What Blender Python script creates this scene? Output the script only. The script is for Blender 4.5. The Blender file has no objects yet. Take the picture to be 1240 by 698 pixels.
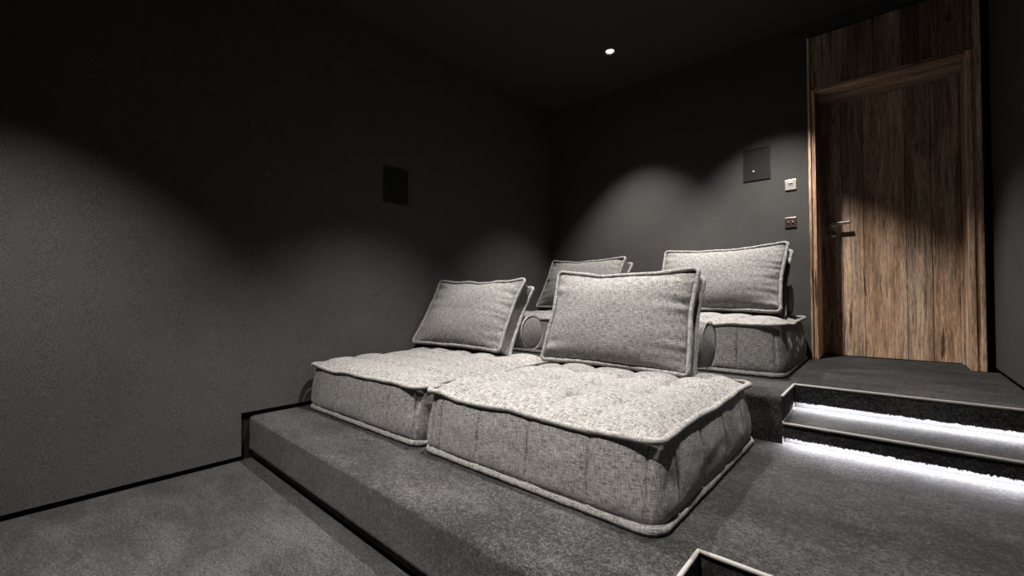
import bpy, bmesh, math, random
from mathutils import Vector, Matrix, Euler, noise as mn

C = bpy.context.scene.collection
sc = bpy.context.scene
CAMZ = 1.04                                  # camera height above the lower floor
Z1, ZM, Z2 = CAMZ - .771, CAMZ - .665, CAMZ - .530   # front platform, step tread, rear platform
ZC, ZT, ZL = CAMZ + 2.165, CAMZ + 2.036, CAMZ + 1.594
YB, YF, YD = 4.165, 4.150, 4.510             # back wall, door frame face, door leaf face
XS, XR = -.412, .524                         # left cheek of the steps, right wall
XI, YI = -.437, 1.342                        # corner of the lower stair well
YS2, YS1 = 2.559, 2.930                      # risers of the upper steps
def wx(y): return -3.10 + .022 * y           # the left wall runs slightly askew
def yfront(x): return .928 - .0218 * (x + .437)

# ------------------------------------------------------------------ materials
def nt(name):
    m = bpy.data.materials.new(name); m.use_nodes = True
    t = m.node_tree; t.nodes.clear()
    o = t.nodes.new('ShaderNodeOutputMaterial'); b = t.nodes.new('ShaderNodeBsdfPrincipled')
    t.links.new(b.outputs[0], o.inputs[0])
    return m, t, b
def N(t, typ, **kw):
    n = t.nodes.new(typ)
    for k, v in kw.items():
        if k in n.inputs.keys(): n.inputs[k].default_value = v
        else: setattr(n, k, v)
    return n
def coords(t, kind, scale, rot=(0, 0, 0)):
    c = t.nodes.new('ShaderNodeTexCoord'); m = N(t, 'ShaderNodeMapping')
    m.inputs['Scale'].default_value = scale; m.inputs['Rotation'].default_value = rot
    t.links.new(c.outputs[kind], m.inputs['Vector']); return m.outputs[0]
def noise(t, vec, scale=1., detail=3., rough=.6, dist=0.):
    n = N(t, 'ShaderNodeTexNoise'); n.inputs['Scale'].default_value = scale
    n.inputs['Detail'].default_value = detail; n.inputs['Roughness'].default_value = rough
    n.inputs['Distortion'].default_value = dist
    t.links.new(vec, n.inputs['Vector']); return n.outputs['Fac']
def ramp(t, fac, stops):
    r = t.nodes.new('ShaderNodeValToRGB'); e = r.color_ramp.elements
    while len(e) < len(stops): e.new(.5)
    for el, (p, c) in zip(e, stops):
        el.position = p; el.color = (c if len(c) == 4 else (*c, 1)) if not isinstance(c, (int, float)) else (c, c, c, 1)
    t.links.new(fac, r.inputs[0]); return r.outputs[0]
def math_(t, op, a, b=None):
    n = t.nodes.new('ShaderNodeMath'); n.operation = op
    for i, v in enumerate((a, b)):
        if v is None: continue
        if isinstance(v, (int, float)): n.inputs[i].default_value = v
        else: t.links.new(v, n.inputs[i])
    return n.outputs[0]
def mixc(t, mode, fac, a, b):
    n = t.nodes.new('ShaderNodeMix'); n.data_type = 'RGBA'; n.blend_type = mode
    for s, v in ((0, fac), (6, a), (7, b)):
        if isinstance(v, (int, float)): n.inputs[s].default_value = v if s == 0 else (v, v, v, 1)
        elif isinstance(v, tuple): n.inputs[s].default_value = (*v, 1)
        else: t.links.new(v, n.inputs[s])
    return n.outputs[2]
def bump(t, b, h, strength, dist):
    n = t.nodes.new('ShaderNodeBump'); n.inputs['Strength'].default_value = strength
    n.inputs['Distance'].default_value = dist
    t.links.new(h, n.inputs['Height']); t.links.new(n.outputs[0], b.inputs['Normal'])
def plain(name, col, rough=.6, metal=0., spec=.5):
    m, t, b = nt(name)
    b.inputs['Base Color'].default_value = (*col, 1); b.inputs['Roughness'].default_value = rough
    b.inputs['Metallic'].default_value = metal; b.inputs['Specular IOR Level'].default_value = spec
    return m
def emit(name, col, s):
    m, t, b = nt(name)
    b.inputs['Base Color'].default_value = (.8, .8, .8, 1)
    b.inputs['Emission Color'].default_value = (*col, 1); b.inputs['Emission Strength'].default_value = s
    return m

def fabric(name, lo, hi, tint):
    """melange linen: warp and weft streaks, in metres of UV"""
    m, t, b = nt(name)
    a = noise(t, coords(t, 'UV', (30, 230, 1)), 1, 4, .72)
    c = noise(t, coords(t, 'UV', (250, 28, 1)), 1, 4, .72)
    f = noise(t, coords(t, 'UV', (380, 380, 1)), 1, 2, .7)
    s = math_(t, 'ADD', math_(t, 'MULTIPLY', a, .42), math_(t, 'MULTIPLY', c, .34))
    s = math_(t, 'ADD', s, math_(t, 'MULTIPLY', f, .24))
    col = ramp(t, s, [(.40, tuple((lo * .6 + hi * .4) * k for k in tint)), (.585, tuple(hi * k for k in tint))])
    q = lo / hi
    for g_, d_ in ((a, .30), (c, .42)):                         # darker threads woven in both ways
        col = mixc(t, 'MULTIPLY', 1., col, ramp(t, g_, [(.33, .24 + d_ * .3), (.455, .80), (.56, 1.06)]))
    b.inputs['Roughness'].default_value = .95; b.inputs['Specular IOR Level'].default_value = .15
    b.inputs['Sheen Weight'].default_value = .08
    t.links.new(col, b.inputs['Base Color'])
    bump(t, b, s, .55, .004)
    return m
def carpet(name, col):
    m, t, b = nt(name)
    big = noise(t, coords(t, 'Object', (1.0, 1.9, 1.9)), 2.2, 5, .65, .2)
    mid = noise(t, coords(t, 'Object', (1, 1.6, 1.6)), 22, 3, .6)
    fine = noise(t, coords(t, 'Object', (1, 1, 1)), 210, 3, .8)
    fin2 = noise(t, coords(t, 'Object', (1, 1, 1)), 95, 3, .8)
    v = .5
    for n_, k_ in ((big, .55), (mid, .22), (fine, 1.1), (fin2, 1.0)):
        v = math_(t, 'ADD', v, math_(t, 'MULTIPLY', math_(t, 'SUBTRACT', n_, .5), k_)) if v != .5 else math_(t, 'ADD', math_(t, 'MULTIPLY', math_(t, 'SUBTRACT', n_, .5), k_), .5)
    c = ramp(t, v, [(.34, tuple(k * .24 for k in col)), (.50, tuple(k * .85 for k in col)), (.66, tuple(k * 3.2 for k in col))])
    t.links.new(c, b.inputs['Base Color'])
    b.inputs['Roughness'].default_value = 1; b.inputs['Specular IOR Level'].default_value = .1
    b.inputs['Sheen Weight'].default_value = .12; b.inputs['Sheen Roughness'].default_value = .5
    bump(t, b, math_(t, 'ADD', fine, math_(t, 'MULTIPLY', mid, .6)), .8, .006)
    return m
def wallcloth(name, col):
    m, t, b = nt(name)
    f = noise(t, coords(t, 'Object', (1, 1, 1)), 260, 2, .75)
    g = noise(t, coords(t, 'Object', (1, 1, 1)), 5, 3, .6)
    v = math_(t, 'ADD', math_(t, 'MULTIPLY', f, .92), math_(t, 'MULTIPLY', g, .08))
    c = ramp(t, v, [(.38, tuple(k * .5 for k in col)), (.62, tuple(k * 1.45 for k in col))])
    t.links.new(c, b.inputs['Base Color'])
    b.inputs['Roughness'].default_value = .95; b.inputs['Specular IOR Level'].default_value = .15
    bump(t, b, f, .35, .003)
    return m
def oldwood(name, axis='Z', dark=1.0, planks=None):
    """weathered reclaimed timber, grain along the given axis"""
    m, t, b = nt(name)
    def sc_(across, along): return {'Z': (across, across, along), 'X': (along, across, across)}[axis]
    # slow wander so that the grain bends
    w = noise(t, coords(t, 'Object', sc_(3, .9)), 1, 2, .5)
    tc = t.nodes.new('ShaderNodeTexCoord'); sep = t.nodes.new('ShaderNodeSeparateXYZ')
    t.links.new(tc.outputs['Object'], sep.inputs[0])
    comb = t.nodes.new('ShaderNodeCombineXYZ')
    wob = math_(t, 'MULTIPLY', math_(t, 'SUBTRACT', w, .5), .075)
    outs = {'X': sep.outputs[0], 'Y': sep.outputs[1], 'Z': sep.outputs[2]}
    for k in 'XYZ':
        t.links.new(outs[k] if k == axis else math_(t, 'ADD', outs[k], wob), comb.inputs[k])
    def gr(across, along, detail, rough):
        mp = N(t, 'ShaderNodeMapping'); mp.inputs['Scale'].default_value = sc_(across, along)
        t.links.new(comb.outputs[0], mp.inputs['Vector']); return noise(t, mp.outputs[0], 1, detail, rough)
    tone = gr(9, .55, 3, .55); grain = gr(60, 2.6, 5, .72); fibre = gr(190, 13, 3, .75); crack = gr(34, 1.3, 5, .66)
    col = ramp(t, tone, [(.30, (.30, .178, .110)), (.43, (.56, .36, .235)), (.53, (.80, .54, .365)), (.66, (.98, .72, .51))])
    g = ramp(t, grain, [(.36, .45), (.50, .98), (.66, 1.25)])
    fcol = ramp(t, fibre, [(.36, .42), (.54, 1.0), (.7, 1.35)])
    cr = ramp(t, crack, [(.345, .08), (.40, 1.0)])
    col = mixc(t, 'MULTIPLY', 1., col, g); col = mixc(t, 'MULTIPLY', .8, col, fcol); col = mixc(t, 'MULTIPLY', .9, col, cr)
    grey = gr(14, .8, 3, .6)
    col = mixc(t, 'MIX', math_(t, 'MULTIPLY', ramp(t, grey, [(.52, 0.), (.70, 1.)]), .55), col, mixc(t, 'MULTIPLY', 1., (.52, .43, .355), fcol))
    # knots
    vo = t.nodes.new('ShaderNodeTexVoronoi'); vo.inputs['Scale'].default_value = 1.
    mp = N(t, 'ShaderNodeMapping'); mp.inputs['Scale'].default_value = sc_(5.2, 2.6)
    t.links.new(comb.outputs[0], mp.inputs['Vector']); t.links.new(mp.outputs[0], vo.inputs['Vector'])
    kn = ramp(t, vo.outputs['Distance'], [(.03, .14), (.085, .62), (.13, 1.0)])
    col = mixc(t, 'MULTIPLY', .85, col, kn)
    if planks:
        v = None
        tint = None
        for i, px in enumerate(planks):
            d = math_(t, 'ABSOLUTE', math_(t, 'SUBTRACT', math_(t, 'ADD', sep.outputs[0], math_(t, 'MULTIPLY', wob, .12)), px))
            s = math_(t, 'LESS_THAN', d, .0022)
            v = s if v is None else math_(t, 'MAXIMUM', v, s)
            st = math_(t, 'MULTIPLY', math_(t, 'GREATER_THAN', sep.outputs[0], px), (-.10, .16, -.18, .12)[i % 4])
            tint = st if tint is None else math_(t, 'ADD', tint, st)
        col = mixc(t, 'MULTIPLY', 1., col, math_(t, 'ADD', tint, .98))
        col = mixc(t, 'MIX', math_(t, 'MULTIPLY', v, .85), col, (.012, .008, .006))
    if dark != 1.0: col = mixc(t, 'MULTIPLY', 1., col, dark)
    t.links.new(col, b.inputs['Base Color'])
    b.inputs['Roughness'].default_value = .8; b.inputs['Specular IOR Level'].default_value = .2
    h = math_(t, 'ADD', math_(t, 'MULTIPLY', grain, .6), math_(t, 'ADD', math_(t, 'MULTIPLY', fibre, .3), math_(t, 'MULTIPLY', cr, .6)))
    bump(t, b, h, .7, .004)
    return m

M = {
    'sofa': fabric('sofa_linen', .075, .345, (1.0, .965, .935)),
    'sofa2': fabric('cushion_linen', .075, .29, (1.0, .965, .935)),
    'cord': fabric('piping_linen', .08, .36, (1.0, .96, .93)),
    'carpet': carpet('charcoal_carpet', (.0198, .0189, .0185)),
    'wall': wallcloth('dark_wall_cloth', (.070, .0678, .0657)),
    'ceil': plain('black_ceiling_paint', (.04, .04, .04), .9, 0, .2),
    'gap': plain('black_shadow_gap', (.012, .012, .012), .9, 0, .1),
    'trim': plain('step_edge_braid', (.27, .255, .24), .8, 0, .2),
    'lining': plain('pale_slot_lining', (.075, .075, .078), .7, 0, .2),
    'leaf': oldwood('reclaimed_door_planks', 'Z', 1.0, (-.272, -.135, .118, .262)),
    'frame': oldwood('reclaimed_frame_timber', 'Z', 1.1),
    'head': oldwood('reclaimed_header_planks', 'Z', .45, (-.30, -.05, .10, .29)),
    'lintel': oldwood('reclaimed_lintel_timber', 'X', .8),
    'steel': plain('brushed_steel', (.62, .60, .58), .32, 1.0),
    'bronze': plain('bronze_plate', (.33, .25, .21), .35, 1.0),
    'champ': plain('champagne_plate', (.62, .54, .48), .4, .6),
    'black': plain('black_plastic', (.010, .010, .010), .5),
    'grille': plain('black_speaker_cloth', (.014, .014, .014), .85, 0, .2),
    'glass': plain('smoked_panel', (.020, .020, .020), .35, 0, .5),
    'ring': plain('downlight_ring', (.05, .05, .05), .5),
    'refl': plain('downlight_reflector', (.75, .74, .70), .25, .9),
    'lamp': emit('downlight_lens', (1, .95, .88), .6),
    'led': emit('led_strip_diffuser', (.93, .94, 1.0), 40.),
}

# ------------------------------------------------------------------ helpers
def obj(name, me, mat=None, parent=None):
    o = bpy.data.objects.new(name, me); C.objects.link(o)
    if mat is not None:
        me.materials.clear(); me.materials.append(mat)
    if parent is not None: o.parent = parent
    return o
def smooth(me, on=True):
    for p in me.polygons: p.use_smooth = on
    return me
def tag(o, label, cat, group=None):
    o['label'] = label; o['category'] = cat
    if group: o['group'] = group
    return o
def struct(o): o['kind'] = 'structure'; return o
def empty(name, loc, rot=(0, 0, 0)):
    o = bpy.data.objects.new(name, None); C.objects.link(o); o.location = loc; o.rotation_euler = rot
    o.empty_display_size = .1
    return o
def from_bm(bm, name):
    me = bpy.data.meshes.new(name); bm.normal_update(); bm.to_mesh(me); bm.free(); return me
def add_box(bm, x0, x1, y0, y1, z0, z1):
    vs = [bm.verts.new(c) for c in ((x0, y0, z0), (x1, y0, z0), (x1, y1, z0), (x0, y1, z0), (x0, y0, z1), (x1, y0, z1), (x1, y1, z1), (x0, y1, z1))]
    for f in ((0, 3, 2, 1), (4, 5, 6, 7), (0, 1, 5, 4), (1, 2, 6, 5), (2, 3, 7, 6), (3, 0, 4, 7)): bm.faces.new([vs[i] for i in f])
def box(name, x0, x1, y0, y1, z0, z1, mat, parent=None, bev=0., seg=2):
    bm = bmesh.new(); add_box(bm, x0, x1, y0, y1, z0, z1)
    if bev: bmesh.ops.bevel(bm, geom=bm.edges[:], offset=bev, segments=seg, affect='EDGES', profile=.5)
    return obj(name, from_bm(bm, name), mat, parent)
def prism(name, pts, d, mat, parent=None):
    """closed polygon of 3-D points extruded by vector d"""
    bm = bmesh.new(); a = [bm.verts.new(p) for p in pts]; b = [bm.verts.new(Vector(p) + Vector(d)) for p in pts]
    bm.faces.new(a); bm.faces.new(b[::-1]); n = len(a)
    for i in range(n): bm.faces.new((a[i], b[i], b[(i + 1) % n], a[(i + 1) % n]))
    bmesh.ops.recalc_face_normals(bm, faces=bm.faces)
    return obj(name, from_bm(bm, name), mat, parent)
def lathe(name, prof, mat, parent=None, seg=48, flat=False):
    bm = bmesh.new(); rings = []
    for r, z in prof: rings.append([bm.verts.new((r * math.cos(2 * math.pi * i / seg), r * math.sin(2 * math.pi * i / seg), z)) for i in range(seg)])
    for a, b in zip(rings, rings[1:]):
        for i in range(seg): bm.faces.new((a[i], a[(i + 1) % seg], b[(i + 1) % seg], b[i]))
    if flat: bm.faces.new(rings[0]); bm.faces.new(rings[-1])
    bmesh.ops.recalc_face_normals(bm, faces=bm.faces)
    me = from_bm(bm, name)
    return obj(name, smooth(me), mat, parent)
def grid_mesh(name, rows, uvf, closed=True, cap0=False, cap1=False):
    """rows of vertices; uvf(i, j) gives the UV in metres; j may equal the row length on the seam"""
    n = len(rows[0]); vs = [v for r in rows for v in r]; fs, uv = [], []
    for i in range(len(rows) - 1):
        for j in range(n if closed else n - 1):
            k = (j + 1) % n
            fs.append((i * n + j, i * n + k, (i + 1) * n + k, (i + 1) * n + j))
            uv.append([uvf(i, j, i), uvf(i, j + 1, i), uvf(i + 1, j + 1, i), uvf(i + 1, j, i)])
    if cap0: fs.append(tuple(range(n - 1, -1, -1))); uv.append([uvf(0, j, 0) for j in range(n - 1, -1, -1)])
    if cap1: b = (len(rows) - 1) * n; fs.append(tuple(b + j for j in range(n))); uv.append([uvf(len(rows) - 1, j, len(rows) - 2) for j in range(n)])
    me = bpy.data.meshes.new(name); me.from_pydata([tuple(v) for v in vs], [], fs); me.update()
    l = me.uv_layers.new(name='UVMap'); q = 0
    for f in uv:
        for c in f: l.data[q].uv = c; q += 1
    return smooth(me)
def tube(name, path, r, mat, parent=None, closed=True, seg=8, wob=0., seed=0, flat=1.0, cap=False):
    n = len(path); P = [Vector(p) for p in path]; rows = []; s = [0.]
    for i in range(1, n + 1): s.append(s[-1] + (P[i % n] - P[i - 1]).length)
    up = Vector((0, 0, 1)); prev = None
    for i in range(n):
        a = P[(i - 1) % n] if closed or i else P[i]; b = P[(i + 1) % n] if closed or i < n - 1 else P[i]
        tg = (b - a).normalized()
        e = up.cross(tg)
        if e.length < .2: e = prev if prev else Vector((1, 0, 0)).cross(tg)
        e.normalize()
        if prev and e.dot(prev) < 0 and tg.cross(e).length and abs(tg.z) > .5: e = -e
        prev = e; f = tg.cross(e)
        rr = r * (1 + wob * mn.noise(Vector((s[i] * 28, seed * 7.3, 0))))
        rows.append([P[i] + (e * math.cos(2 * math.pi * k / seg) * flat + f * math.sin(2 * math.pi * k / seg)) * rr for k in range(seg)])
    if closed: rows.append(rows[0])
    me = grid_mesh(name, rows, lambda i, j, f: (s[min(i, n)] if closed else s[min(i, n - 1)], j / seg * 2 * math.pi * r), True, cap, cap)
    if closed:
        bm = bmesh.new(); bm.from_mesh(me); bmesh.ops.remove_doubles(bm, verts=bm.verts, dist=1e-6); bm.to_mesh(me); bm.free(); smooth(me)
    return obj(name, me, mat, parent)
def rrect(a, b, r, step=.005):
    """rounded rectangle: (x, y, nx, ny, s), counter-clockwise"""
    out = []
    def line(x0, y0, x1, y1, nx, ny):
        n = max(2, int(math.hypot(x1 - x0, y1 - y0) / step))
        for i in range(n): t = i / n; out.append([x0 + (x1 - x0) * t, y0 + (y1 - y0) * t, nx, ny])
    def arc(cx, cy, a0):
        n = max(4, int(r * math.pi / 2 / step))
        for i in range(n):
            w = a0 + math.pi / 2 * i / n; out.append([cx + r * math.cos(w), cy + r * math.sin(w), math.cos(w), math.sin(w)])
    line(-a + r, -b, a - r, -b, 0, -1); arc(a - r, -b + r, -math.pi / 2)
    line(a, -b + r, a, b - r, 1, 0); arc(a - r, b - r, 0)
    line(a - r, b, -a + r, b, 0, 1); arc(-a + r, b - r, math.pi / 2)
    line(-a, b - r, -a, -b + r, -1, 0); arc(-a + r, -b + r, math.pi)
    s = 0.
    for i, p in enumerate(out):
        if i: s += math.hypot(p[0] - out[i - 1][0], p[1] - out[i - 1][1])
        p.append(s)
    return out
def nz(x, y, z): return mn.noise(Vector((x, y, z)))

# ------------------------------------------------------------------ the sofas
def sofa_module(loc, w, d, h, dome, rz, seed, label):
    """loc: middle of the footprint; w along x, d along y, h up to the upper piping"""
    root = empty('sofa_module', loc, (0, 0, rz)); tag(root, label, 'sofa', 'tufted sofa modules on the two platforms')
    a, b = w / 2 - .028, d / 2 - .028; R = .045; pr = rrect(a, b, R); n = len(pr); L = pr[-1][4] + .005
    def corner(x, y): return math.exp(-(((a - abs(x)) ** 2 + (b - abs(y)) ** 2) / (.10 ** 2)))
    def hedge(x, y, s):
        v = h + .011 * nz(s * 3.1, seed * 5.7, 1) + .005 * nz(s * 9, seed, 4)
        cell = math.sin(math.pi * s / .24 + seed)
        return v + .004 * cell + .010 * corner(x, y) - .012 * (1 - abs(x) / a if abs(y) > b - .02 else 1 - abs(y) / b)
    seams = []
    for side in range(4):
        ln = (2 * a, 2 * b)[side % 2]; st = sum((2 * a, 2 * b)[k % 2] for k in range(side)) - R
        seams += [st + R + q * ln for q in (.06, .28, .52, .76, .94)]
    T = 18; rows = []
    zb = .022
    for i in range(T + 1):
        t = i / T; row = []
        for (x, y, nx, ny, s) in pr:
            he = hedge(x, y, s); c = corner(x, y)
            sd = min(min(abs(s - q), abs(s - q - L), abs(s - q + L)) for q in seams)
            pan = 1 - math.exp(-(sd / .035) ** 2)
            bul = 1 - abs(2 * t ** .72 - 1) ** 2.8
            o = .014 * (1 - t) + (.022 + .003 * pan) * bul ; o -= .020 * math.exp(-(sd / .0042) ** 2) * math.sin(math.pi * t)
            o += .006 * nz(s * 4.5, t * 2.2, seed) * bul + .003 * nz(s * 14, t * 5, seed + 3) * bul
            o -= .040 * c * max(0, (t - .25) / .75) ** 1.2 * max(0, 1 - t) ** .45
            o -= .005 * c * (1 - t ** 4)
            row.append((x + nx * o, y + ny * o, zb + (he - zb) * t))
        rows.append(row)
    K = 46; nxc, nyc = 5, 5; cw, cd = 2 * a / nxc, 2 * b / nyc
    def top(x, y, s, k):
        ex = abs(x) / a; ey = abs(y) / b
        dm = max(0, (1 - ex ** 7)) ** .8 * max(0, (1 - ey ** 7)) ** .8
        wxx = .018 * nz(x * 4, y * 4, seed + 9); wyy = .018 * nz(x * 4, y * 4, seed + 19)
        fx = ((x + wxx + a) / cw) % 1; fy = ((y + wyy + b) / cd) % 1
        gx = 1 - abs(2 * fx - 1) ** 2.4; gy = 1 - abs(2 * fy - 1) ** 2.4
        pil = (max(gx, 0) ** .5) * .5 + (max(gy, 0) ** .5) * .5
        tx = (min(fx, 1 - fx)) * cw; ty = (min(fy, 1 - fy)) * cd
        dim = math.exp(-(tx * tx + ty * ty) / (.032 ** 2))
        fade = min(1, max(0, (1 - max(ex, ey)) / .12))
        z = dome * dm + fade * (.052 * (pil - .78) - .022 * dim) + .004 * fade * nz(x * 7, y * 7, seed)
        return z
    for q in range(1, K + 1):
        k = 1 - q / K * .994; row = []
        for (x, y, nx, ny, s) in pr:
            X, Y = x * k, y * k
            he = hedge(x, y, s) * k ** 2 + h * (1 - k ** 2)
            row.append((X, Y, he + top(X, Y, s, k)))
        rows.append(row)
    def uvf(i, j, f):
        s = pr[j % n][4] if j < n else L
        if f < T: return (s, i / T * h)
        k = 1 - max(0, i - T) / K * .994; p = pr[j % n]
        return (p[0] * k + 3.1 * seed, p[1] * k)
    obj('seat_cover', grid_mesh('seat_cover', rows, uvf, True, True, True), M['sofa'], root)
    # rolled piping: at the foot and round the top edge
    tube('bottom_piping', [(x + nx * .020, y + ny * .020, .017 + .002 * nz(s * 6, seed, 0)) for x, y, nx, ny, s in pr], .0165, M['cord'], root, True, 8, .14, seed)
    tp = []
    for x, y, nx, ny, s in pr:
        c = corner(x, y)
        o = .003 + .016 * c + .005 * nz(s * 5, seed, 7)
        tp.append((x + nx * o, y + ny * o, hedge(x, y, s) + .004))
    tube('top_piping', tp, .0125, M['cord'], root, True, 8, .16, seed + 1, 1.15)
    return root

def back_cushion(loc, w, hh, th, yaw, tilt, roll, seed, label):
    """loc: middle of the front lower edge; leans back by tilt"""
    root = empty('back_cushion', loc); root.rotation_euler = (Matrix.Rotation(yaw, 3, 'Z') @ Matrix.Rotation(tilt, 3, 'X') @ Matrix.Rotation(roll, 3, 'Y')).to_euler()
    tag(root, label, 'cushion', 'box back cushions leaning on the bolsters')
    a, b = w / 2, hh / 2; pr = rrect(a, b, .020, .009); n = len(pr); L = pr[-1][4] + .009
    def edge(x, y):
        """pinched outline: the middle of every edge draws in, the corners stand out"""
        px = 1 - (x / a) ** 2; py = 1 - (y / b) ** 2
        X = x * (1 - (.045 + .03 * nz(y * 4, seed, 3)) * max(py, 0) * (abs(x) / a) ** 3); Y = y * (1 - (.12 + .09 * nz(x * 4, seed, 6)) * (1 if y > 0 else .4) * max(px, 0) * (abs(y) / b) ** 3)
        return X, Y
    def bul(x, y):
        ex, ey = min(1, abs(x) / a), min(1, abs(y) / b)
        d = (max(0, 1 - ex ** 3.0) ** .75) * (max(0, 1 - ey ** 2.6) ** .75)
        e2 = min(1, max(0, (1 - max(ex, ey)) / .03))
        sx = (1 - ex) * a; sy = (1 - ey) * b
        wr = .028 * nz(x * 2.5 + seed, y * 22 + 9 * x * (y + .1), seed) * math.exp(-sx / .09) + .008 * nz(x * 30, y * 4, seed + 5) * math.exp(-sy / .07)
        wr += .010 * nz(x * 4, y * 5, seed + 2)
        return .082 * d + wr * e2
    rows = []; K = 26; G = 8
    for q in range(K, 0, -1):                                   # front face, from the middle outwards
        k = 1 - (q / K) * .99
        rows.append([(edge(p[0] * k, p[1] * k)[0], -bul(p[0] * k, p[1] * k), b + edge(p[0] * k, p[1] * k)[1]) for p in pr])
    for q in range(G + 1):                                      # gusset
        t = q / G; row = []
        for x, y, nx, ny, s in pr:
            X, Y = edge(x, y); o = -.010 * math.sin(math.pi * t) + .006 * math.sin(math.pi * t) * nz(s * 8, t * 3, seed)
            row.append((X + nx * o, th * t, b + Y + ny * o))
        rows.append(row)
    for q in range(1, K + 1):
        k = 1 - (q / K) * .99
        rows.append([(edge(p[0] * k, p[1] * k)[0], th + .25 * bul(p[0] * k, p[1] * k), b + edge(p[0] * k, p[1] * k)[1]) for p in pr])
    def uvf(i, j, f):
        p = pr[j % n]
        if f < K: k = 1 - (max(0, K - i) / K) * .99
        elif f < K + G: return ((p[4] if j < n else L) + 7, (i - K) / G * th)
        else: k = 1 - (max(0, i - K - G) / K) * .99
        return (p[0] * k + seed * 2.3, p[1] * k)
    obj('cover', grid_mesh('cover', rows[:], uvf, True, True, True), M['sofa2'], root)
    for nm, yy, dy in (('front_piping', 0, -.004), ('back_piping', th, .004)):
        path = []
        for x, y, nx, ny, s in pr:
            X, Y = edge(x, y)
            path.append((X + nx * .009, yy + dy + .004 * nz(s * 7, seed, yy * 40), b + Y + ny * .009 + .003 * nz(s * 9, seed + 4, yy * 30)))
        # swept in the plane of the cushion: rotate so that the cushion's normal is 'up'
        pp = [(p[0], p[2], -p[1]) for p in path]
        o = tube(nm, pp, .0125, M['cord'], None, True, 8, .18, seed + (1 if yy else 0))
        o.data.transform(Matrix.Rotation(math.pi / 2, 4, 'X')); o.parent = root
    return root

def bolster(loc, length, r, rz, seed, label):
    """round bolster lying along x; loc: its middle"""
    root = empty('bolster_cushion', loc, (0, 0, rz)); tag(root, label, 'cushion', 'round bolsters behind the back cushions')
    n = 56; rows = []; h = length / 2; prof = []
    for q in range(5): prof.append((-h - .012 * math.cos(q / 5 * math.pi / 2), r * (q + .05) / 5.4))
    prof.append((-h, r - .006))
    for q in range(1, 24): prof.append((-h + length * q / 24, r + .006 * math.sin(math.pi * q / 24)))
    prof.append((h, r - .006))
    for q in range(4, -1, -1): prof.append((h + .012 * math.cos(q / 5 * math.pi / 2), r * (q + .05) / 5.4))
    for x, rr in prof:
        rows.append([(x, rr * math.cos(2 * math.pi * i / n) * (1 + .015 * nz(x * 5, math.cos(6.283 * i / n), seed)), rr * math.sin(2 * math.pi * i / n)) for i in range(n)])
    def uvf(i, j, f):
        w = 2 * math.pi * j / n; x, rr = prof[i]
        if f < 5 or f >= len(prof) - 6: return (rr * math.cos(w) + 5, rr * math.sin(w))
        return (x, w * r)
    obj('cover', grid_mesh('cover', rows, uvf, True, True, True), M['sofa2'], root)
    for sx in (-1, 1):
        tube('end_piping', [(sx * (h + .001), (r + .001) * math.cos(2 * math.pi * i / 64), (r + .001) * math.sin(2 * math.pi * i / 64)) for i in range(64)], .0032, M['cord'], root, True, 6, .1, seed)
    return root

def R(d): return math.radians(d)
sofa_module((-1.135, 1.915, Z1), 1.205, 1.21, .292, .060, R(-.6), 1, 'large light grey tufted sofa module nearest the camera, its corner facing the lower stair well')
sofa_module((-2.392, 1.915, Z1), 1.235, 1.20, .292, .050, 0, 2, 'light grey tufted sofa module on the front platform against the left wall')
sofa_module((-1.075, 3.585, Z2), 1.19, 1.07, .318, .045, 0, 3, 'grey tufted sofa module on the rear platform beside the wooden door')
sofa_module((-2.340, 3.585, Z2), 1.24, 1.07, .318, .036, 0, 4, 'grey tufted sofa module on the rear platform in the dark back corner, mostly hidden')
back_cushion((-1.188, 2.172, CAMZ - .403), .860, .570, .115, R(3.7), R(-21.3), R(.7), 1, 'big grey back cushion with rolled piping on the sofa module nearest the camera')
back_cushion((-2.509, 2.186, CAMZ - .391), .935, .582, .115, R(1.9), R(-31), R(.3), 2, 'grey back cushion leaning far back on the front sofa module by the left wall')
back_cushion((-1.059, 3.630, CAMZ - .135), .956, .557, .110, R(-4.5), R(-25), 0, 3, 'bright grey back cushion on the rear sofa module beside the wooden door')
back_cushion((-2.397, 3.630, CAMZ - .145), .959, .553, .110, R(-9), R(-27), R(1.4), 4, 'dim grey back cushion in the dark back corner, half hidden behind the big front cushion')
bolster((-1.222, 2.515, CAMZ - .290), .95, .128, 0, 1, 'grey round bolster behind the big back cushion nearest the camera')
bolster((-2.51, 2.57, CAMZ - .290), .95, .128, 0, 2, 'grey round bolster behind the front cushion by the left wall')
bolster((-1.055, 3.985, CAMZ - .060), .97, .115, 0, 3, 'grey round bolster behind the rear cushion beside the wooden door')
bolster((-2.45, 4.005, CAMZ - .060), .97, .115, 0, 4, 'grey round bolster behind the rear cushion in the dark back corner')

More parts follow.
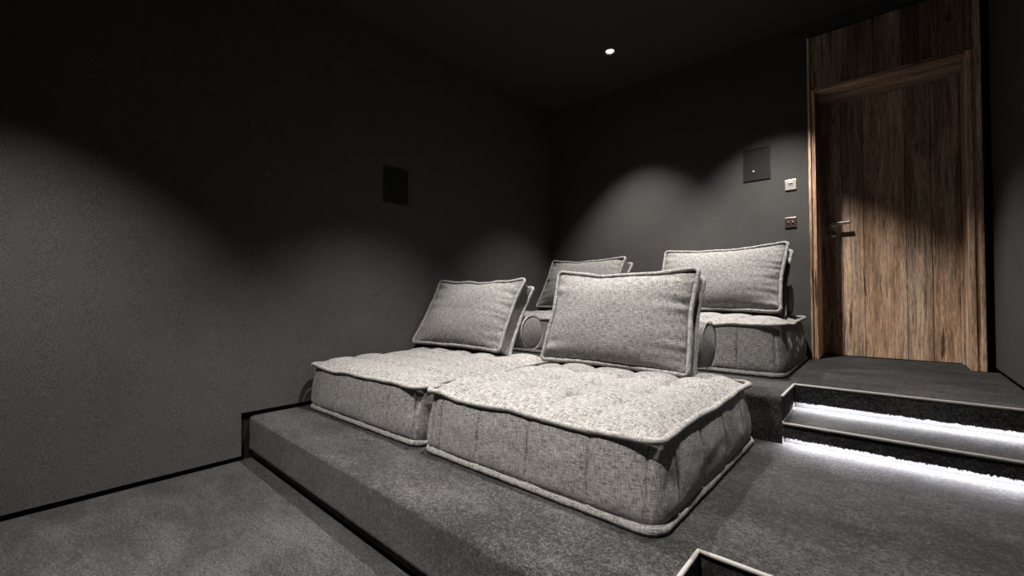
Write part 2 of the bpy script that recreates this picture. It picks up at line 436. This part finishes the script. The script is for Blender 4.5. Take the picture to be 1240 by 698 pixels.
# ------------------------------------------------------------------ floors, platforms and steps
YK = -2.6                                     # the wall behind the camera
struct(box('floor', -3.4, XR + .3, YK - .2, 4.9, -.12, 0, M['carpet']))
def platform_front():
    """carpeted plinth: toe gap, face, soft rounded nosing, top; then the part behind the stair well"""
    r = .026; prof = [(.032, .0), (.032, .034), (0, .034)]
    for q in range(1, 6): prof.append((0, .034 + (Z1 - r - .034) * q / 5))
    for q in range(1, 8): w = q / 8 * math.pi / 2; prof.append((r - r * math.cos(w), Z1 - r + r * math.sin(w)))
    prof += [(r, Z1), (.06, Z1), (.2, Z1)]
    x0, x1 = -3.10, XI; n = 260; rows = []
    for i in range(n + 1):
        x = x0 + (x1 - x0) * i / n; row = []
        for k, (dy, z) in enumerate(prof):
            o = 0
            if k > 2: o = .003 * nz(x * 9, z * 12, 3) + .0022 * nz(x * 60, z * 60, 5)
            row.append((x, yfront(x) + dy + o, z if k in (0, 1, 2) or k > 15 else z + .0025 * nz(x * 40, z * 30, 8)))
        row.append((x, 2.62, Z1)); row.append((x, 2.62, 0))
        rows.append(row)
    me = grid_mesh('platform', rows, lambda i, j, f: (0, 0), False)
    bm = bmesh.new(); bm.from_mesh(me)
    bm.verts.ensure_lookup_table(); m = len(rows[0])
    bm.faces.new([bm.verts[j] for j in range(m)]); bm.faces.new([bm.verts[n * m + j] for j in range(m - 1, -1, -1)])
    add_box(bm, XI, XR + .05, YI, 2.62, 0, Z1)
    bmesh.ops.recalc_face_normals(bm, faces=bm.faces)
    bm.to_mesh(me); bm.free()
    for p in me.polygons: p.use_smooth = p.area < .01
    return struct(obj('platform', me, M['carpet']))
platform_front()

def apron(name, x0, x1, y, ztop, zbot, seed, parent=None):
    """riser carpet hanging in front of the light slot; its lower edge is a short fringe"""
    n = int((x1 - x0) / .0035); rows = []
    random.seed(seed); low = []
    for i in range(n + 1):
        low.append(zbot + .0035 * nz(i * .35, seed, 0) + random.uniform(-.007, .003))
    for zf in range(6):
        t = zf / 5
        rows.append([(x0 + (x1 - x0) * i / n, y + .002 * nz(i * .05, t * 4, seed), low[i] + (ztop - low[i]) * t) for i in range(n + 1)])
    for zf in range(5, -1, -1):
        t = zf / 5
        rows.append([(x0 + (x1 - x0) * i / n, y + .012, low[i] + .001 + (ztop - .001 - low[i]) * t) for i in range(n + 1)])
    rows.append(rows[0])
    return obj(name, grid_mesh(name, rows, lambda i, j, f: (0, 0), False), M['carpet'], parent)
def step_body(name, x0, x1, y0, y1, z0, z1, seed, slot=.034):
    """tread and riser core set back 4 cm behind the apron, so that the light strip sits in the slot"""
    bm = bmesh.new()
    add_box(bm, x0, x1, y0 + .045, y1, z0, z1 - .030)
    add_box(bm, x0, x1, y0 + .004, y1, z1 - .030, z1)
    o = struct(obj(name, from_bm(bm, name), M['carpet']))
    box('slot_lining', x0 + .002, x1, y0 + .0425, y0 + .0455, z0, z0 + .034, M['lining'], o)
    apron('riser_fringe', x0, x1, y0 - .008, z1 - .004, z0 + slot, seed, o)
    return o
step_body('step', XS, XR + .05, YS2, 3.2, Z1, ZM, 1, .037)
def platform_rear():
    bm = bmesh.new()
    # left of the steps: full block, its front edge softly rounded
    r = .03; prof = [(YS2, 0), (YS2, Z2 - r)] + [(YS2 + r - r * math.cos(q / 6 * math.pi / 2), Z2 - r + r * math.sin(q / 6 * math.pi / 2)) for q in range(1, 7)] + [(4.60, Z2), (4.60, 0)]
    a = [bm.verts.new((-3.10, y, z)) for y, z in prof]; b = [bm.verts.new((XS, y, z)) for y, z in prof]
    bm.faces.new(a); bm.faces.new(b[::-1])
    for i in range(len(a)): bm.faces.new((a[i], b[i], b[(i + 1) % len(a)], a[(i + 1) % len(a)]))
    # landing behind the steps, core set back for the light slot
    add_box(bm, XS, XR + .05, YS1 + .045, 4.60, ZM, Z2 - .03)
    add_box(bm, XS, XR + .05, YS1 + .004, 4.60, Z2 - .03, Z2)
    bmesh.ops.recalc_face_normals(bm, faces=bm.faces)
    o = struct(obj('platform', from_bm(bm, 'platform'), M['carpet']))
    box('slot_lining', XS + .002, XR + .05, YS1 + .0425, YS1 + .0455, ZM, ZM + .034, M['lining'], o)
    apron('riser_fringe', XS, XR + .05, YS1 - .008, Z2 - .004, ZM + .038, 2, o)
    return o
platform_rear()
# lower stair well at the right: a tread half way down to the floor
struct(box('step', XI, XR + .05, .95, YI, 0, Z1 / 2, M['carpet'], None, .004))
# light woven edging along the stair edges
def edging(n, pts, r=.0072):
    P = []
    for a, b in zip(pts, pts[1:]):
        k = max(2, int((Vector(b) - Vector(a)).length / .03))
        P += [tuple(Vector(a).lerp(Vector(b), i / k)) for i in range(k)]
    P.append(pts[-1])
    return struct(tube('trim_%d' % n, P, r, M['trim'], None, False, 8, .15, n, 1.0, True))
edging(1, [(XS + .003, YS2 - .004, Z2 + .001), (XS + .003, YS1 - .006, Z2 + .001), (XR - .001, YS1 - .006, Z2 + .001)])
edging(2, [(XS + .004, YS2 - .008, ZM + .001), (XR - .001, YS2 - .008, ZM + .001)])
edging(3, [(XS + .004, YS2 - .004, ZM + .006), (XS + .004, YS1 - .012, ZM + .006)], .004)
edging(4, [(XI + .002, .94, Z1 + .001), (XI + .002, YI - .003, Z1 + .001), (XR - .001, YI - .003, Z1 + .001)], .0072)

def led(name, x0, x1, y, ztop, label):
    o = tag(empty(name, ((x0 + x1) / 2, y, ztop)), label, 'light', 'light strips under the step edges')
    w = (x1 - x0) / 2
    bm = bmesh.new(); sec = [(.045, -.012), (.036, -.0122), (.0235, .000), (.0235, .006), (.045, .006)]
    A = [bm.verts.new((-w, y_, z_)) for y_, z_ in sec]; B = [bm.verts.new((w, y_, z_)) for y_, z_ in sec]
    bm.faces.new(A); bm.faces.new(B[::-1])
    for k in range(5): bm.faces.new((A[k], B[k], B[(k + 1) % 5], A[(k + 1) % 5]))
    bmesh.ops.recalc_face_normals(bm, faces=bm.faces)
    obj('channel', from_bm(bm, 'channel'), M['steel'], o)
    bm = bmesh.new(); add_box(bm, -w + .004, w - .004, -.0078, .0078, -.0016, 0)
    bmesh.ops.transform(bm, matrix=Matrix.Translation((0, .0292, -.0066)) @ Matrix.Rotation(-math.radians(44), 4, 'X'), verts=bm.verts)
    obj('diffuser', from_bm(bm, 'diffuser'), M['led'], o)
    return o
led('light_strip', XS + .012, XR - .006, YS1, ZM + .050, 'white light strip glowing under the upper step edge by the door landing')
led('light_strip', XS + .012, XR - .006, YS2, Z1 + .047, 'white light strip glowing under the lower step edge above the front platform')

# ------------------------------------------------------------------ walls and ceiling
g = .031; yv = .932
out = [(YK, g), (yv, g), (yv, Z1 + g), (YS2 - .03, Z1 + g), (YS2 - .03, Z2 + g), (YB + .05, Z2 + g), (YB + .05, ZC + .02), (YK, ZC + .02)]
struct(prism('wall_left', [(wx(y), y, z) for y, z in out], (-.022, 0, 0), M['wall']))
struct(prism('baseboard_left', [(wx(y) - .0225, y, z) for y, z in ((YK, -.05), (YB + .05, -.05), (YB + .05, Z2 + .2), (YS2 - .3, Z2 + .2), (YS2 - .3, Z1 + .2), (yv - .2, Z1 + .2), (yv - .2, .2), (YK, .2))], (-.03, 0, 0), M['gap']))
def rx(y): return XR + .004 * (y - 3.4)
# right wall: cloth panel above a dark gap that steps with the stair
outr = [(YK, g), (.93, g), (.93, Z1 / 2 + g), (YI - .02, Z1 / 2 + g), (YI - .02, Z1 + g), (YS2 - .03, Z1 + g), (YS2 - .03, ZM + g), (YS1 - .03, ZM + g), (YS1 - .03, Z2 + g), (YB, Z2 + g), (YB, ZC + .02), (YK, ZC + .02)]
struct(prism('wall_right', [(rx(y), y, z) for y, z in outr], (.022, 0, 0), M['wall']))
struct(prism('baseboard_right', [(rx(y) + .0225, y, z) for y, z in ((YK, -.05), (YB + .4, -.05), (YB + .4, Z2 + .2), (YK, Z2 + .2))], (.03, 0, 0), M['gap']))
# back wall with the door opening
XF0, XF1 = -.458, .487
bm = bmesh.new()
add_box(bm, -3.12, XF0 - .004, YB, YB + .5, Z2 - .02, ZC + .02)
add_box(bm, XF1 + .006, XR + .05, YB + .10, YB + .5, Z2 - .02, ZC + .02)
add_box(bm, XF0 - .004, XF1 + .006, YB, YB + .5, ZT, ZC + .02)
struct(obj('wall_back', from_bm(bm, 'wall_back'), M['wall']))
struct(box('wall_front', -3.3, XR + .2, YK - .1, YK, -.05, ZC + .05, M['wall']))
struct(box('ceiling', -3.3, XR + .2, YK - .1, YB + .5, ZC, ZC + .1, M['ceil']))

# ------------------------------------------------------------------ the door
door = struct(empty('door_1', (0, YD, Z2)))
def dbox(name, x0, x1, y0, y1, z0, z1, mat, parent=None, bev=0.):
    return box(name, x0, x1, y0 - YD, y1 - YD, z0 - Z2, z1 - Z2, mat, parent or door, bev)
leaf = dbox('leaf', -.417, .424, YD, YD + .05, Z2 + .004, ZL - .012, M['leaf'], None, .002)
# frame: jambs lining the deep opening, a casing strip before them, lintel and planked header
JL, JR = -.412, .416
dbox('jamb', -.440, JL, YF + .004, YD + .06, Z2, ZL + .02, M['frame'], None, .003)
dbox('jamb', JR, .446, YF + .004, YD + .06, Z2, ZL + .02, M['frame'], None, .003)
dbox('door_stop', JR - .010, JR, YD - .045, YD - .004, Z2, ZL - .013, M['frame'], None, .002)
dbox('casing', XF0, -.4405, YF - .012, YB + .03, Z2, ZT, M['frame'], None, .004)
dbox('casing', .463, XF1, YF - .012, YB + .09, Z2, ZT, M['frame'], None, .004)
dbox('casing', .4465, .4625, YF + .012, YB + .09, Z2, ZT, M['frame'], None, .003)
dbox('lintel', JL, JR, YF + .002, YF + .14, ZL, ZL + .03, M['lintel'], None, .006)
dbox('lintel', JL, JR, YF + .1405, YD + .06, ZL - .012, ZL + .03, M['lintel'], None, .003)
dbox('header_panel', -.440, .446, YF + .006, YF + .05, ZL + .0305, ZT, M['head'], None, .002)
# lever handle
hz = CAMZ + .566 - Z2
hd = empty('handle', (-.335, 0, hz)); hd.parent = door
def part_lathe(name, prof, mat, parent, loc):
    o = lathe(name, prof, mat, parent, 32, True); o.data.transform(Matrix.Translation(loc) @ Matrix.Rotation(math.pi / 2, 4, 'X')); return o
part_lathe('rose', [(.024, .0), (.025, .002), (.025, .007), (.022, .009)], M['steel'], hd, (0, 0, 0))
part_lathe('spindle', [(.009, .006), (.009, .052)], M['steel'], hd, (0, 0, 0))
box('lever', -.012, .118, -.062, -.048, -.011, .011, M['steel'], hd, .002)
part_lathe('keyhole_rose', [(.024, .0), (.025, .002), (.025, .007), (.022, .009)], M['steel'], hd, (0, 0, -.082))
box('keyhole', -.003, .003, -.0095, -.006, -.093, -.072, M['black'], hd, .001)

# ------------------------------------------------------------------ wall fittings
def wall_plate(name, x, z, w, h, label, cat, mat):
    o = tag(empty(name, (x, YB, z)), label, cat)
    box('plate', -w / 2, w / 2, -.009, 0, -h / 2, h / 2, mat, o, .0025)
    return o
t = wall_plate('thermostat', -.583, CAMZ + .882, .078, .084, 'pale metal wall control with a dark slot, above the two-key switch', 'wall control', M['champ'])
box('frame', -.018, .018, -.011, -.008, -.006, .022, M['champ'], t, .001)
box('display', -.015, .015, -.012, -.010, .004, .012, M['black'], t, .0006)
t = wall_plate('light_switch', -.587, CAMZ + .573, .080, .082, 'bronze light switch plate with two dark toggles, below the pale wall control', 'switch', M['bronze'])
for sx in (-.015, .015):
    s = box('toggle_slot', sx - .006, sx + .006, -.0105, -.008, -.018, .012, M['black'], t, .001)
    box('toggle', sx - .0035, sx + .0035, -.018, -.010, -.004, .009, M['steel'], s, .001)
# in-wall speakers
def wall_speaker(loc, rz, w, h, mat, label, dome):
    o = tag(empty('wall_speaker', loc, (0, 0, rz)), label, 'speaker')
    bm = bmesh.new()
    for x0, x1, z0, z1 in ((-w / 2, w / 2, -h / 2, -h / 2 + .008), (-w / 2, w / 2, h / 2 - .008, h / 2), (-w / 2, -w / 2 + .008, -h / 2 + .008, h / 2 - .008), (w / 2 - .008, w / 2, -h / 2 + .008, h / 2 - .008)):
        add_box(bm, x0, x1, -.008, 0, z0, z1)
    obj('frame', from_bm(bm, 'frame'), M['black'], o)
    box('grille', -w / 2 + .008, w / 2 - .008, -.005, -.0005, -h / 2 + .008, h / 2 - .008, mat, o)
    if dome:
        m = lathe('glint_spot', [(.0005, .006), (.008, .0055), (.014, .0035), (.017, .0)], M['refl'], o, 32)  # added bright metal oval, stands in for a small reflection on the panel
        m.data.transform(Matrix.Translation((-.025, -.005, -.062)) @ Matrix.Rotation(math.pi / 2, 4, 'X') @ Matrix.Diagonal((.8, .4, 1, 1)))
    return o
wall_speaker((-.829, YB, CAMZ + 1.105), 0, .207, .278, M['glass'], 'smoky black wall speaker panel left of the wooden door frame', True)
wall_speaker((wx(2.055), 2.055, CAMZ + .900), R(90) - math.atan(.022), .232, .300, M['grille'], 'black wall speaker panel set in the dark left wall', False)

# ------------------------------------------------------------------ downlights
LIGHTS = [
    (-1.835, 3.461, 'lit downlight in the ceiling over the rear sofas', 60),
    (-.685, 3.478, 'lit downlight in the ceiling before the wooden door, cut by the top of the photo', 70),
    (-1.72, 1.70, 'lit downlight in the ceiling over the front sofas near the left wall', 92),
    (-.40, 1.72, 'lit downlight in the ceiling over the front platform near the right wall', 42),
    (-2.0, -.12, 'lit downlight in the ceiling over the lower floor near the left wall', 92),
    (-.50, -.12, 'lit downlight in the ceiling over the lower floor near the right wall', 92),
]
for x, y, lab, pw in LIGHTS:
    o = tag(empty('downlight', (x, y, ZC)), lab, 'light', 'round downlights in the black ceiling')
    lathe('trim_ring', [(.042, -.001), (.043, -.007), (.046, -.010), (.056, -.008), (.060, 0)], M['ring'], o)
    lathe('reflector', [(.043, -.0075), (.039, -.0025), (.0345, -.0015)], M['refl'], o)
    lathe('lens', [(.0005, -.006), (.018, -.005), (.034, -.0015)], M['lamp'], o)
    l = bpy.data.lights.new('downlight_beam', 'SPOT'); l.energy = pw; l.color = (1, .955, .90)
    l.spot_size = R(81); l.spot_blend = .66; l.shadow_soft_size = .028
    lo = bpy.data.objects.new('downlight_beam', l); C.objects.link(lo); lo.parent = o; lo.location = (0, 0, -.012)

# ------------------------------------------------------------------ camera and output
f, th, pi_, ro = 521.545, .7162, .01419, -.006615
fw = Vector((-math.sin(th) * math.cos(pi_), math.cos(th) * math.cos(pi_), math.sin(pi_)))
rt = Vector((math.cos(th), math.sin(th), 0)); up = rt.cross(fw)
r2 = rt * math.cos(ro) + up * math.sin(ro); u2 = -rt * math.sin(ro) + up * math.cos(ro)
cam = bpy.data.cameras.new('camera'); co = bpy.data.objects.new('camera', cam); C.objects.link(co)
cam.sensor_width = 36; cam.lens = f / 1240 * 36; cam.clip_start = .02
co.matrix_world = Matrix(((r2.x, u2.x, -fw.x, 0), (r2.y, u2.y, -fw.y, 0), (r2.z, u2.z, -fw.z, CAMZ), (0, 0, 0, 1)))
sc.camera = co
w = bpy.data.worlds.new('world'); sc.world = w; w.use_nodes = True
w.node_tree.nodes['Background'].inputs[0].default_value = (0, 0, 0, 1)
sc.view_settings.view_transform = 'Standard'; sc.view_settings.look = 'None'
sc.view_settings.exposure = 2.7; sc.view_settings.gamma = 1; sc.view_settings.use_curve_mapping = False
sc.cycles.use_denoising = True
sc.cycles.max_bounces = 6; sc.cycles.diffuse_bounces = 1; sc.cycles.sample_clamp_indirect = 6
